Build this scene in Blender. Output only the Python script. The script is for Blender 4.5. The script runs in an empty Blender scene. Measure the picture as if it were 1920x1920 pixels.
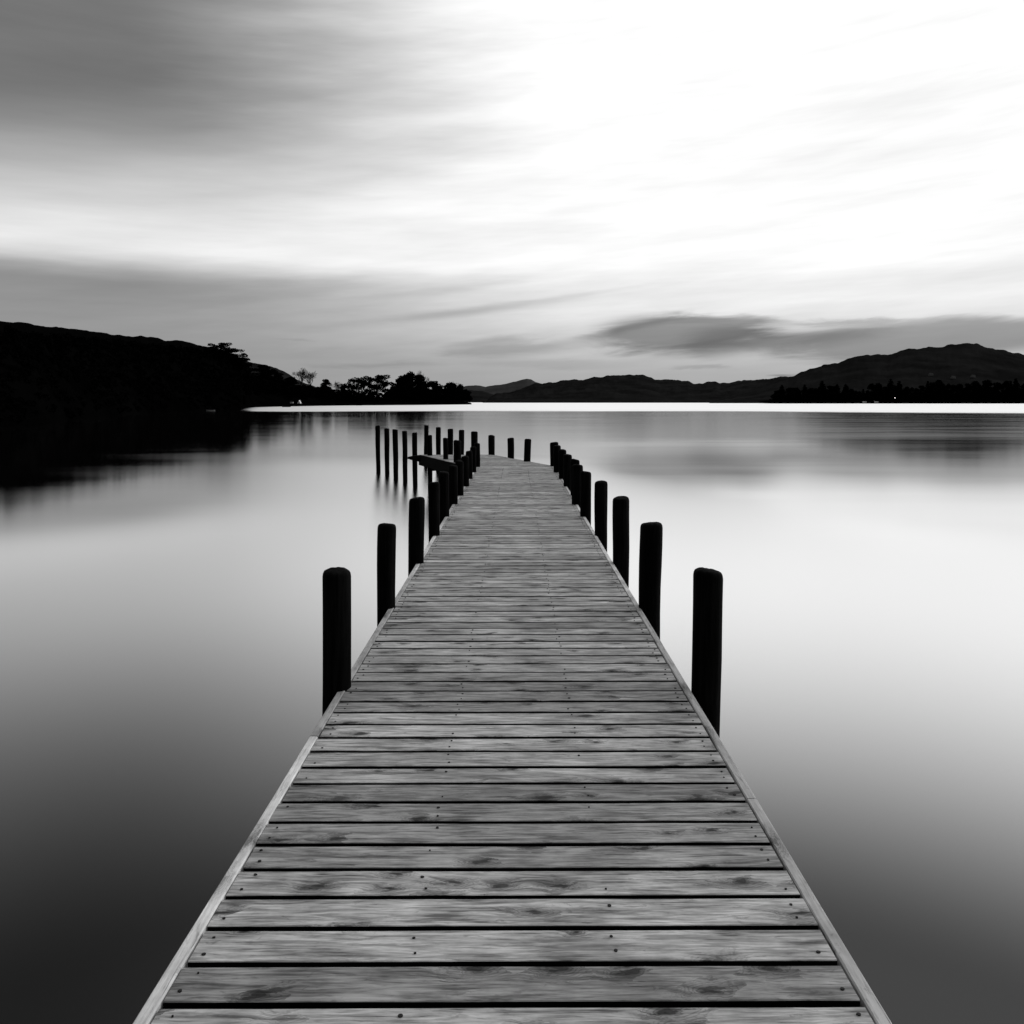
import bpy, math, random
import numpy as np
from mathutils import Vector, Matrix, noise

random.seed(7)
RNG = np.random.default_rng(11)
scene = bpy.context.scene
COL = scene.collection

# ------------------------------------------------------------------ camera calibration
F = 1420.0          # focal length in photo pixels (1920 wide)
CX, HY = 960.0, 753.5
EYE = 2.70          # above the lake
DECK = 1.10         # deck top above the lake
EH = EYE - DECK     # eye above the deck

def px_x(px, d): return (px - CX) / F * d
def px_z(py, d): return EYE + (HY - py) / F * d
def deck_y(py): return F * EH / (py - HY)
def az_of(px): return math.atan((px - CX) / F)
def el_of(px, py): return math.atan((HY - py) / math.hypot(F, px - CX))

def interp(pts, x):
    if x <= pts[0][0]: return pts[0][1]
    for (x0, y0), (x1, y1) in zip(pts, pts[1:]):
        if x <= x1:
            t = (x - x0) / (x1 - x0)
            return y0 + (y1 - y0) * t
    return pts[-1][1]

# ------------------------------------------------------------------ object helpers
def mesh_obj(name, verts, faces, mats, parent=None, smooth=False, mat_idx=None):
    me = bpy.data.meshes.new(name)
    me.from_pydata([tuple(v) for v in verts], [], [tuple(f) for f in faces])
    for m in (mats if isinstance(mats, (list, tuple)) else [mats]):
        me.materials.append(m)
    if mat_idx is not None:
        me.polygons.foreach_set('material_index', mat_idx)
    if smooth:
        me.polygons.foreach_set('use_smooth', [True] * len(me.polygons))
    me.update()
    o = bpy.data.objects.new(name, me)
    COL.objects.link(o)
    if parent: o.parent = parent
    return o

def empty(name, loc=(0, 0, 0), rz=0.0):
    o = bpy.data.objects.new(name, None)
    COL.objects.link(o)
    o.location = loc
    o.rotation_euler = (0, 0, rz)
    o.empty_display_size = 0.3
    return o

def tag(o, label=None, cat=None, group=None, kind=None):
    if label: o['label'] = label
    if cat: o['category'] = cat
    if group: o['group'] = group
    if kind: o['kind'] = kind
    return o

def copy_tree(o, parent=None):
    c = o.copy()
    COL.objects.link(c)
    if parent: c.parent = parent
    for ch in list(o.children): copy_tree(ch, c)
    return c

class MB:
    """collects shapes for one mesh"""
    def __init__(self): self.v, self.f, self.m = [], [], []
    def add(self, vs, fs, mi=0):
        b = len(self.v)
        self.v += [tuple(p) for p in vs]
        self.f += [tuple(i + b for i in f) for f in fs]
        self.m += [mi] * len(fs)
    def box(self, c, s, mi=0, rot=None):
        x, y, z = s[0] / 2, s[1] / 2, s[2] / 2
        vs = [Vector(p) for p in ((-x,-y,-z),(x,-y,-z),(x,y,-z),(-x,y,-z),(-x,-y,z),(x,-y,z),(x,y,z),(-x,y,z))]
        if rot is not None: vs = [rot @ p for p in vs]
        self.add([p + Vector(c) for p in vs], [(0,3,2,1),(4,5,6,7),(0,1,5,4),(1,2,6,5),(2,3,7,6),(3,0,4,7)], mi)
    def tube(self, p0, p1, r0, r1, n=6, mi=0):
        p0, p1 = Vector(p0), Vector(p1)
        d = (p1 - p0)
        if d.length < 1e-6: return
        q = d.to_track_quat('Z', 'Y').to_matrix()
        vs = []
        for p, r in ((p0, r0), (p1, r1)):
            for k in range(n):
                a = 2 * math.pi * k / n
                vs.append(p + q @ Vector((r * math.cos(a), r * math.sin(a), 0)))
        fs = [(k, (k + 1) % n, n + (k + 1) % n, n + k) for k in range(n)]
        fs += [tuple(range(n))[::-1], tuple(range(n, 2 * n))]
        self.add(vs, fs, mi)
    def build(self, name, mats, parent=None, smooth=False):
        return mesh_obj(name, self.v, self.f, mats, parent, smooth, self.m)

# ------------------------------------------------------------------ node helpers
class NT:
    def __init__(self, tree): self.t = tree; self.n = tree.nodes; self.l = tree.links
    def node(self, typ, **kw):
        nd = self.n.new(typ)
        for k, v in kw.items(): setattr(nd, k, v)
        return nd
    def link(self, a, b): self.l.new(a, b)
    def put(self, sock, val):
        if hasattr(val, 'is_output'): self.l.new(val, sock)
        else: sock.default_value = val
    def m(self, op, a, b=0.0, c=0.0, clamp=False):
        nd = self.n.new('ShaderNodeMath'); nd.operation = op; nd.use_clamp = clamp
        self.put(nd.inputs[0], a); self.put(nd.inputs[1], b); self.put(nd.inputs[2], c)
        return nd.outputs[0]
    def add(self, a, b): return self.m('ADD', a, b)
    def sub(self, a, b): return self.m('SUBTRACT', a, b)
    def mul(self, a, b): return self.m('MULTIPLY', a, b)
    def ss(self, x, a, b, lo=0.0, hi=1.0):
        nd = self.n.new('ShaderNodeMapRange'); nd.interpolation_type = 'SMOOTHSTEP'
        if a > b: a, b, lo, hi = b, a, hi, lo
        self.put(nd.inputs['Value'], x); nd.inputs['From Min'].default_value = a; nd.inputs['From Max'].default_value = b
        self.put(nd.inputs['To Min'], lo); self.put(nd.inputs['To Max'], hi)
        return nd.outputs['Result']
    def lerp(self, a, b, t):
        nd = self.n.new('ShaderNodeMix'); nd.data_type = 'FLOAT'; nd.clamp_factor = True
        self.put(nd.inputs[0], t); self.put(nd.inputs[2], a); self.put(nd.inputs[3], b)
        return nd.outputs[0]
    def xyz(self, x, y, z):
        nd = self.n.new('ShaderNodeCombineXYZ')
        self.put(nd.inputs[0], x); self.put(nd.inputs[1], y); self.put(nd.inputs[2], z)
        return nd.outputs[0]
    def sep(self, v):
        nd = self.n.new('ShaderNodeSeparateXYZ'); self.l.new(v, nd.inputs[0]); return nd.outputs
    def noise(self, vec, scale=1.0, detail=3.0, rough=0.5, dist=0.0):
        nd = self.n.new('ShaderNodeTexNoise')
        self.put(nd.inputs['Vector'], vec); nd.inputs['Scale'].default_value = scale
        nd.inputs['Detail'].default_value = detail; nd.inputs['Roughness'].default_value = rough
        nd.inputs['Distortion'].default_value = dist
        return nd.outputs['Fac']
    def grey(self, v):
        nd = self.n.new('ShaderNodeCombineColor')
        for i in range(3): self.put(nd.inputs[i], v)
        return nd.outputs[0]

def new_mat(name):
    m = bpy.data.materials.new(name); m.use_nodes = True
    m.node_tree.nodes.clear()
    t = NT(m.node_tree)
    out = t.node('ShaderNodeOutputMaterial')
    return m, t, out

def plain(name, lo, hi, scale=2.0, rough=0.9, spec=0.2, bump=0.0):
    m, t, out = new_mat(name)
    tc = t.node('ShaderNodeTexCoord')
    n = t.noise(tc.outputs['Object'], scale, 4.0, 0.6)
    v = t.ss(n, 0.3, 0.7, lo, hi)
    p = t.node('ShaderNodeBsdfPrincipled')
    t.link(t.grey(v), p.inputs['Base Color'])
    p.inputs['Roughness'].default_value = rough
    p.inputs['Specular IOR Level'].default_value = spec
    if bump:
        b = t.node('ShaderNodeBump'); b.inputs['Strength'].default_value = bump
        t.link(n, b.inputs['Height']); t.link(b.outputs[0], p.inputs['Normal'])
    t.link(p.outputs[0], out.inputs[0])
    return m

# weathered softwood; the boards run along axis 'x' or 'y', each face carries a 'plank' number
def wood(name, axis, lo, hi, dark=0.35):
    m, t, out = new_mat(name)
    tc = t.node('ShaderNodeTexCoord')
    s = t.sep(tc.outputs['Object'])
    u, w = (s[0], s[1]) if axis == 'x' else (s[1], s[0])
    at = t.node('ShaderNodeAttribute'); at.attribute_name = 'plank'
    pid = at.outputs['Fac']
    uo = t.add(u, t.mul(pid, 3.713))
    # knots
    vo = t.node('ShaderNodeTexVoronoi'); vo.feature = 'F1'; vo.voronoi_dimensions = '2D'
    wob = t.mul(t.sub(t.noise(t.xyz(t.mul(uo, 14), t.mul(w, 40), pid), 1.0, 3), 0.5), 0.6)
    t.link(t.xyz(t.add(t.mul(uo, 5.0), wob), t.add(t.add(t.mul(w, 13.0), wob), t.mul(pid, 17.3)), 0.0), vo.inputs['Vector'])
    vo.inputs['Scale'].default_value = 1.0
    d = vo.outputs['Distance']
    pick = t.ss(t.sep(vo.outputs['Color'])[0], 0.70, 0.74)
    rs = t.add(0.55, t.mul(t.sep(vo.outputs['Color'])[1], 1.1))        # every knot its own size
    dk = t.m('DIVIDE', d, rs)
    knot = t.mul(t.ss(dk, 0.19, 0.05), pick)
    halo = t.mul(t.ss(dk, 0.55, 0.12), pick)
    ring = t.m('SINE', t.mul(d, 75.0))
    ww = t.add(w, t.mul(halo, 0.018))
    # grain: fine dark lines and broad soft streaks along the board
    fine = t.noise(t.xyz(t.mul(uo, 7.0), t.mul(ww, 130), t.mul(pid, 11.3)), 1.0, 5.0, 0.65, 0.4)
    mid = t.noise(t.xyz(t.mul(uo, 4.2), t.mul(ww, 46), t.mul(pid, 7.9)), 1.0, 4.0, 0.6, 0.6)
    broad = t.noise(t.xyz(t.mul(uo, 2.4), t.mul(ww, 10), t.mul(pid, 4.1)), 1.0, 3.0, 0.55)
    wn = t.node('ShaderNodeTexWhiteNoise'); wn.noise_dimensions = '1D'
    t.link(t.mul(pid, 1.37), wn.inputs['W'])
    tone = t.add(0.62, t.mul(wn.outputs['Value'], 0.66))
    g = t.add(t.mul(t.ss(fine, 0.33, 0.67), 0.42), t.mul(t.ss(mid, 0.34, 0.66), 0.58))
    v = t.lerp(lo, hi, t.add(g, t.mul(t.sub(broad, 0.5), 0.9)))
    streak = t.ss(mid, 0.60, 0.70)
    patch = t.ss(t.noise(t.xyz(t.mul(uo, 9.0), t.mul(ww, 34), t.mul(pid, 2.9)), 1.0, 5.0, 0.7, 0.9), 0.57, 0.68)
    v = t.mul(v, t.sub(1.0, t.mul(streak, 0.35)))
    v = t.mul(v, t.sub(1.0, t.mul(patch, 0.36)))
    v = t.mul(v, tone)
    v = t.mul(v, t.sub(1.0, t.mul(halo, 0.35)))
    v = t.mul(v, t.sub(1.0, t.mul(t.mul(halo, t.ss(ring, 0.0, 0.9)), 0.40)))
    v = t.mul(v, t.sub(1.0, t.mul(knot, 1.0 - dark)))
    dirt = t.noise(t.xyz(t.mul(s[0], 2.2), t.mul(s[1], 2.8), 5.0), 1.0, 5.0, 0.65)
    v = t.mul(v, t.ss(dirt, 0.34, 0.60, 0.70, 1.08))
    crack = t.ss(fine, 0.38, 0.31)
    v = t.mul(v, t.sub(1.0, t.mul(crack, 0.6)))
    p = t.node('ShaderNodeBsdfPrincipled')
    t.link(t.grey(v), p.inputs['Base Color'])
    t.put(p.inputs['Roughness'], t.ss(mid, 0.3, 0.7, 0.62, 0.82))
    p.inputs['Specular IOR Level'].default_value = 0.30
    b = t.node('ShaderNodeBump'); b.inputs['Strength'].default_value = 0.45; b.inputs['Distance'].default_value = 0.006
    t.link(t.add(fine, t.mul(knot, -0.4)), b.inputs['Height']); t.link(b.outputs[0], p.inputs['Normal'])
    t.link(p.outputs[0], out.inputs[0])
    return m

M_DECK = wood('deck_wood', 'x', 0.12, 0.70, 0.16)
M_EDGE = wood('edge_wood', 'y', 0.50, 0.86, 0.5)
M_BEAM = plain('beam_and_gap_shade', 0.002, 0.005, 8.0, 0.85, 0.05)  # dark beam wood, also on plank sides as painted gap shade
M_NAIL = plain('rusty_nail', 0.006, 0.012, 40.0, 0.7, 0.3)

def post_mat():
    m, t, out = new_mat('tarred_post_wood')
    tc = t.node('ShaderNodeTexCoord')
    oi = t.node('ShaderNodeObjectInfo')
    s = t.sep(tc.outputs['Object'])
    n = t.noise(t.xyz(t.mul(s[0], 40), t.mul(s[1], 40), t.add(t.mul(s[2], 2.2), t.mul(oi.outputs['Random'], 50))), 1.0, 5, 0.65)
    n2 = t.noise(tc.outputs['Object'], 3.0, 3)
    v = t.mul(t.ss(n, 0.35, 0.75, 0.0006, 0.005), t.ss(n2, 0.3, 0.7, 0.6, 1.5))
    p = t.node('ShaderNodeBsdfPrincipled')
    t.link(t.grey(v), p.inputs['Base Color'])
    p.inputs['Roughness'].default_value = 0.85; p.inputs['Specular IOR Level'].default_value = 0.05
    b = t.node('ShaderNodeBump'); b.inputs['Strength'].default_value = 0.6; b.inputs['Distance'].default_value = 0.01
    t.link(n, b.inputs['Height']); t.link(b.outputs[0], p.inputs['Normal'])
    t.link(p.outputs[0], out.inputs[0])
    return m
M_POST = post_mat()

# ------------------------------------------------------------------ lake
def water_mat():
    m, t, out = new_mat('lake_water')
    g = t.node('ShaderNodeNewGeometry')
    s = t.sep(g.outputs['Position'])
    x, y = s[0], s[1]
    dist = t.m('SQRT', t.add(t.mul(x, x), t.mul(y, y)))
    wob = t.mul(t.sub(t.noise(t.xyz(t.mul(x, 0.012), t.mul(y, 0.012), 0.0), 1.0, 3), 0.5), 60.0)
    far = t.ss(t.add(dist, wob), 205, 250)                       # breeze ruffles the open lake
    lee = t.ss(t.add(x, t.mul(y, 0.41)), 4.0, 26.0)              # calm under the wooded hill
    far = t.mul(far, lee)
    xc = t.mul(t.m('MAXIMUM', t.sub(y, 18.0), 0.0), -0.40)
    off = t.m('ABSOLUTE', t.sub(x, xc))
    pier = t.mul(t.ss(off, 9.5, 2.5), t.ss(y, 46, 28))            # wavelets round the piles
    near = t.ss(dist, 21, 11)
    open_ = t.mul(t.ss(t.add(y, t.mul(wob, 0.12)), 49, 60), t.ss(t.add(x, t.mul(y, 0.10)), -6.0, 10.0))
    n = t.noise(t.xyz(t.mul(x, 0.05), t.mul(y, 0.25), 3.0), 1.0, 3)
    r = t.lerp(t.ss(n, 0.3, 0.7, 0.075, 0.105), 0.24, near)
    r = t.lerp(r, t.ss(n, 0.3, 0.7, 0.125, 0.155), open_)
    r = t.lerp(r, 0.262, pier)
    r = t.lerp(r, t.ss(n, 0.35, 0.65, 0.40, 0.50), far)
    lw = t.node('ShaderNodeLayerWeight'); lw.inputs['Blend'].default_value = 0.5
    fac = t.ss(lw.outputs['Facing'], 0.45, 0.825, 0.05, 0.95)
    df = t.node('ShaderNodeBsdfDiffuse'); df.inputs['Color'].default_value = (0.012, 0.012, 0.012, 1)
    gl = t.node('ShaderNodeBsdfAnisotropic'); gl.distribution = 'BECKMANN'
    gl.inputs['Color'].default_value = (1, 1, 1, 1)
    t.put(gl.inputs['Roughness'], r)
    mx = t.node('ShaderNodeMixShader')
    t.link(fac, mx.inputs[0]); t.link(df.outputs[0], mx.inputs[1]); t.link(gl.outputs[0], mx.inputs[2])
    t.link(mx.outputs[0], out.inputs[0])
    return m
W = 14000
tag(mesh_obj('lake_water', [(-W,-2000,0),(W,-2000,0),(W,W,0),(-W,W,0)], [(0,1,2,3)], water_mat()), kind='structure')
tag(mesh_obj('lake_bed', [(-W,-2000,-4),(W,-2000,-4),(W,W,-4),(-W,W,-4)], [(0,1,2,3)], plain('lake_bed_mud', 0.03, 0.05, 0.5)), kind='structure')

# ------------------------------------------------------------------ hills
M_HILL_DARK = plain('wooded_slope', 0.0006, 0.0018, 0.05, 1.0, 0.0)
M_HILL_FELL = plain('bracken_fell', 0.004, 0.011, 0.012, 1.0, 0.0)
def fell_mat():
    m, t, out = new_mat('bracken_and_wood_fell')
    tc = t.node('ShaderNodeTexCoord'); s_ = t.sep(tc.outputs['Object'])
    n = t.noise(tc.outputs['Object'], 0.012, 4, 0.6)
    open_ = t.ss(t.add(s_[0], t.mul(t.sub(n, 0.5), 180)), -640, -440)
    v = t.lerp(0.0025, t.ss(n, 0.3, 0.7, 0.012, 0.020), open_)
    p = t.node('ShaderNodeBsdfDiffuse'); t.link(t.grey(v), p.inputs['Color']); t.link(p.outputs[0], out.inputs[0])
    return m
M_HILL_FELL = fell_mat()
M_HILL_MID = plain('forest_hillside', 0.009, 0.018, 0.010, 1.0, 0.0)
M_HILL_FAR = plain('far_fell_haze', 0.038, 0.055, 0.004, 1.0, 0.0)  # aerial haze put into the colour, paler than the nearer hills

def land_height(ridge, d0f, d1f, px, t, bump_amp, bump_size):
    """height of the land at photo bearing px, t = 0 shore .. 1 ridge"""
    d0, d1 = d0f(px), d1f(px)
    d = d0 + (d1 - d0) * t
    zr = px_z(interp(ridge, px), d1)
    top = (zr - EYE) / d1
    lo = (0.4 - EYE) / d0
    k = t ** 0.8
    z = EYE + (lo + (top - lo) * k) * d
    x = px_x(px, d)
    if bump_amp:
        nz = noise.fractal(Vector((x / bump_size, d / bump_size, 3.1)), 0.9, 2.0, 4)
        z += bump_amp * nz * min(1.0, t * 4)
    return x, d, z

def hill(name, mat, ridge, d0f, d1f, px0, px1, step, rows, bump_amp, bump_size):
    pxs = np.arange(px0, px1 + step, step)
    V, Fc = [], []
    n = len(pxs)
    ts = [i / rows for i in range(rows + 1)]
    for t in ts:
        for p in pxs:
            V.append(land_height(ridge, d0f, d1f, float(p), t, bump_amp, bump_size))
    for p in pxs:   # far side
        x, d, z = land_height(ridge, d0f, d1f, float(p), 1.0, bump_amp, bump_size)
        V.append((x * 1.25, d * 1.25, z * 0.55))
    for p in pxs:
        x, d, z = land_height(ridge, d0f, d1f, float(p), 1.0, 0, bump_size)
        V.append((x * 1.6, d * 1.6, -3))
    for p in pxs:   # below the waterline in front
        x, d, z = land_height(ridge, d0f, d1f, float(p), 0.0, 0, bump_size)
        V.append((x * 0.985, d * 0.985, -3))
    R = rows + 3
    for r in range(R - 1):
        for i in range(n - 1):
            a = r * n + i
            Fc.append((a, a + 1, a + 1 + n, a + n))
    b = R * n
    for i in range(n - 1):
        Fc.append((b + i, b + i + 1, i + 1, i))
    return tag(mesh_obj(name, V, Fc, mat, smooth=True), kind='structure')

FELL_L = [(-1500,752),(-1100,705),(-750,628),(-520,585),(-400,572),(-150,585),(0,601),(68,608),(80,611),(92,613.5),(112,613.5),(150,618.5),(190,622.5),(230,628.5),(250,632),(265,631),(280,634),(298,634),
          (312,638),(340,640),(352,643.5),(380,648),(400,651),(430,663),(457,675),(480,680.5),(502,684),(520,690),(540,701),(556,710),(580,722),(620,735),(660,745),(720,752)]
hill('hill', M_HILL_FELL, FELL_L, lambda p: 800.0, lambda p: 1500.0, -1500, 710, 2.5, 26, 4.0, 40.0)

WOOD_R = [(-1500,800),(-1100,745),(-750,650),(-520,600),(-400,590),(-60,618),(68,632),(200,644),(300,653),(360,661),(420,672),(450,686),(470,704),(490,706),(520,714),(545,720),(575,726),(600,733),(640,741),
          (700,745),(760,746),(830,748),(866,751),(884,757)]
SHORE = [(-1500,42),(-400,45),(-60,72),(68,88),(200,145),(300,195),(400,236),(452,262),(462,330),(480,385),(540,450),(600,520),(700,600),(800,680),(884,800)]
wd0 = lambda p: interp(SHORE, p)
wd1 = lambda p: interp(SHORE, p) * 1.45
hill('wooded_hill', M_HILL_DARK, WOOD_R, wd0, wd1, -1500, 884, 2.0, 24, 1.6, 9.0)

RIDGE_M = [(905,756),(912,753),(918,745),(931,738),(959,735),(984,726),(1003,719),(1019,717.5),(1039,717.5),(1049,715),(1072,711.7),(1092,711),(1122,707.5),(1140,703.7),
           (1161,703.4),(1193,702.5),(1203,704),(1222,708.7),(1238,712.6),(1261,711.4),(1279,714),(1290,712.8),(1300,719.3),(1315,719.3),(1332,717),(1343,715),(1350,719.3),
           (1373,716.7),(1400,712),(1435,710.5),(1461,706.4),(1481,706),(1510,704),(1560,708),(1640,715),(1760,730)]
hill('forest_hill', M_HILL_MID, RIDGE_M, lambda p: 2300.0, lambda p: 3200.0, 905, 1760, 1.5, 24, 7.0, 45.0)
RIDGE_R = [(1330,757),(1360,745),(1420,727),(1461,713),(1478,708),(1495,701),(1509,696.6),(1525,691.5),(1542,684.5),(1570,681.4),(1603,669),(1624,665.7),(1645,665),(1664,665.7),(1685,657.5),
           (1708,654),(1750,651.6),(1786,645.8),(1807,644),(1832,645),(1851,650.5),(1900,662),(1960,668),(2060,690),(2300,720),(2700,757)]
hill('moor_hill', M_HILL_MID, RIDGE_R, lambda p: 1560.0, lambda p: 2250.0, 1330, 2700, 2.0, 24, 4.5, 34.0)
RIDGE_F = [(760,742),(800,735),(850,727),(880,723.5),(890,722.5),(900,723),(910,725),(920,723.5),(947,720.5),(965,716),(980,711),(988,709.7),(996,711),(1005,717),(1030,724),(1100,740)]
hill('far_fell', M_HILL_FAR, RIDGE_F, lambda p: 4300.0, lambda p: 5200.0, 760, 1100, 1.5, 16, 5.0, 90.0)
RIDGE_F2 = [(760,750),(850,737),(880,731),(893,731.5),(905,733),(925,740),(960,752)]
hill('low_fell', M_HILL_MID, RIDGE_F2, lambda p: 3700.0, lambda p: 4100.0, 770, 958, 1.5, 14, 5.0, 60.0)

# ------------------------------------------------------------------ trees
def leaf_mat(name, lo, hi):
    m, t, out = new_mat(name)
    tc = t.node('ShaderNodeTexCoord'); oi = t.node('ShaderNodeObjectInfo')
    n = t.noise(tc.outputs['Object'], 0.45, 3, 0.6)
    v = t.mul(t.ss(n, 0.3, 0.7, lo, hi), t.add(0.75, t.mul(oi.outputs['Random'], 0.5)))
    p = t.node('ShaderNodeBsdfPrincipled')
    t.link(t.grey(v), p.inputs['Base Color'])
    p.inputs['Roughness'].default_value = 1.0; p.inputs['Specular IOR Level'].default_value = 0.0
    t.link(p.outputs[0], out.inputs[0])
    return m
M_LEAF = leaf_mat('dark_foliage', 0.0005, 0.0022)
M_BARK = plain('dark_bark', 0.004, 0.01, 3.0, 0.95, 0.05)

def leaf_quads(centres, size, rng):
    V, Fc = [], []
    for c in centres:
        s = size * rng.uniform(0.6, 1.35)
        a = rng.normal(size=3); a /= np.linalg.norm(a)
        b = np.cross(a, rng.normal(size=3)); b /= np.linalg.norm(b)
        k = len(V)
        V += [tuple(c - a * s - b * s * 0.55), tuple(c + a * s * 0.9 - b * s * 0.6), tuple(c + a * s + b * s * 0.55), tuple(c - a * s * 0.85 + b * s * 0.6)]
        Fc.append((k, k + 1, k + 2, k + 3))
    return V, Fc

def clump(c, r, n, rng, flat=1.0):
    d = rng.normal(size=(n, 3)); d /= np.linalg.norm(d, axis=1)[:, None]
    rad = r * rng.uniform(0.35, 1.0, size=n) ** 0.6
    p = d * rad[:, None]
    p[:, 2] *= flat
    return p + np.array(c)

PROTO = {}
def proto_tree(kind, seed):
    """a tree 1 m per unit, height 20; parts trunk and crown"""
    rng = np.random.default_rng(seed); rnd = random.Random(seed)
    root = empty({'spruce': 'spruce_tree', 'pine': 'pine_tree', 'round': 'broadleaf_tree', 'bare': 'bare_tree'}[kind])
    tr = MB(); pts = []; ls = 0.5
    if kind == 'round':
        h0 = 5.0
        tr.tube((0,0,-2), (0.2,0.1,h0), 0.45, 0.36, 8)
        tr.tube((0.2,0.1,h0), (0.1,0.4,12), 0.36, 0.16, 7)
        nb = 44
        for k in range(nb):
            a = rnd.uniform(0, 2*math.pi); zz = rnd.uniform(3.0, 18.2)
            env = 6.4 * max(0.05, 1 - (max(0, zz - 9) / 9.6) ** 2) ** 0.5
            rr = env * rnd.uniform(0.2, 0.9)
            c = (rr * math.cos(a), rr * math.sin(a), zz)
            tr.tube((0.1, 0.2, min(11.5, zz * 0.6)), c, 0.15, 0.04, 5)
            pts.append(clump(c, rnd.uniform(1.6, 2.8), 80, rng, 0.8))
        ls = 0.48
    elif kind == 'pine':
        p = Vector((0, 0, -2)); q = Vector((0.5, 0.2, 7)); s = Vector((0.2, -0.3, 13)); e = Vector((0.9, 0, 18))
        tr.tube(p, q, 0.5, 0.42, 8); tr.tube(q, s, 0.42, 0.3, 7); tr.tube(s, e, 0.3, 0.1, 6)
        for k in range(30):
            zz = rnd.uniform(5.0, 18.4)
            env = 9.0 * (1.0 - ((zz - 12.0) / 8.0) ** 2) ** 0.5
            a = rnd.uniform(0, 2*math.pi); rr = env * rnd.uniform(0.30, 0.98)
            c = Vector((rr * math.cos(a), rr * math.sin(a), zz))
            base = q.lerp(s, min(1, max(0, (zz - 8.5) / 6))) if zz < 14.5 else s.lerp(e, 0.4)
            midp = base.lerp(c, 0.55) + Vector((0, 0, -0.5))
            tr.tube(base, midp, 0.2, 0.12, 5); tr.tube(midp, c, 0.12, 0.04, 4)
            pts.append(clump(c, rnd.uniform(1.9, 3.3), 110, rng, 0.62))
        ls = 0.42
    elif kind == 'spruce':
        tr.tube((0,0,-2), (0,0,10), 0.4, 0.22, 7); tr.tube((0,0,10), (0,0,19.6), 0.22, 0.04, 6)
        z = 1.5
        while z < 19.7:
            R = 4.6 * (1 - z / 20.6) ** 0.7 + 0.2
            nb = max(4, int(R * 4))
            for k in range(nb):
                a = rnd.uniform(0, 2*math.pi); L = R * rnd.uniform(0.6, 1.15)
                for q in np.linspace(0.2, 1, max(2, int(L * 2.2))):
                    pts.append(np.array([[L*q*math.cos(a) + rnd.uniform(-.2,.2), L*q*math.sin(a) + rnd.uniform(-.2,.2), z - 0.35*L*q + rnd.uniform(-.2,.2)]]))
            z += rnd.uniform(0.42, 0.65)
        ls = 0.55
    else:
        tw = MB()
        def grow(p, d, L, r, lev, mb):
            q = p + d * L
            mb.tube(p, q, r, r * 0.7, 5 if lev < 3 else 3)
            if lev == 6: return
            for k in range(3 if lev else 5):
                ax = Vector((rnd.gauss(0,1), rnd.gauss(0,1), rnd.gauss(0,1))).normalized()
                nd = (d + ax * (0.62 if lev else 0.5) + Vector((0,0,0.16))).normalized()
                grow(p + d * L * rnd.uniform(0.55, 1.0), nd, L * rnd.uniform(0.62, 0.82), max(0.035, r * 0.58), lev + 1, tr if lev < 1 else tw)
        grow(Vector((0,0,-2)), Vector((0,0,1)), 7.0, 0.42, 0, tr)
        sc = 20.0 / max(v[2] for v in tw.v)
        tr.v = [(x*sc, y*sc, z*sc) for x, y, z in tr.v]; tw.v = [(x*sc, y*sc, z*sc) for x, y, z in tw.v]
        tr.build('trunk', M_BARK, root)
        tw.build('crown', M_BARK, root)
        return root
    tr.build('trunk', M_BARK, root)
    V, Fc = leaf_quads(np.concatenate(pts), ls, rng)
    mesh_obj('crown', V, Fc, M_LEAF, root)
    return root

USED = set()
def place_tree(kind, variant, px, d, z0, ztop, width, label, group, rz=None):
    key = (kind, variant)
    if key not in PROTO: PROTO[key] = proto_tree(kind, 100 + variant * 7 + len(kind))
    r = PROTO[key]
    if key in USED: r = copy_tree(r)
    USED.add(key)
    h = (ztop - z0) / 20.0
    base_w = {'round': 13.6, 'pine': 17.5, 'spruce': 8.6, 'bare': 15.0}[kind]
    w = width / base_w
    r.location = (px_x(px, d), d, z0)
    r.rotation_euler = (0, 0, random.uniform(0, 6.28) if rz is None else rz)
    r.scale = (w, w, h)
    tag(r, label, {'round': 'tree', 'pine': 'pine tree', 'spruce': 'conifer', 'bare': 'bare tree'}[kind], group)
    return r

def land_z(px, t):
    x, d, z = land_height(WOOD_R, wd0, wd1, px, t, 1.6, 9.0)
    return d, z

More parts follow.
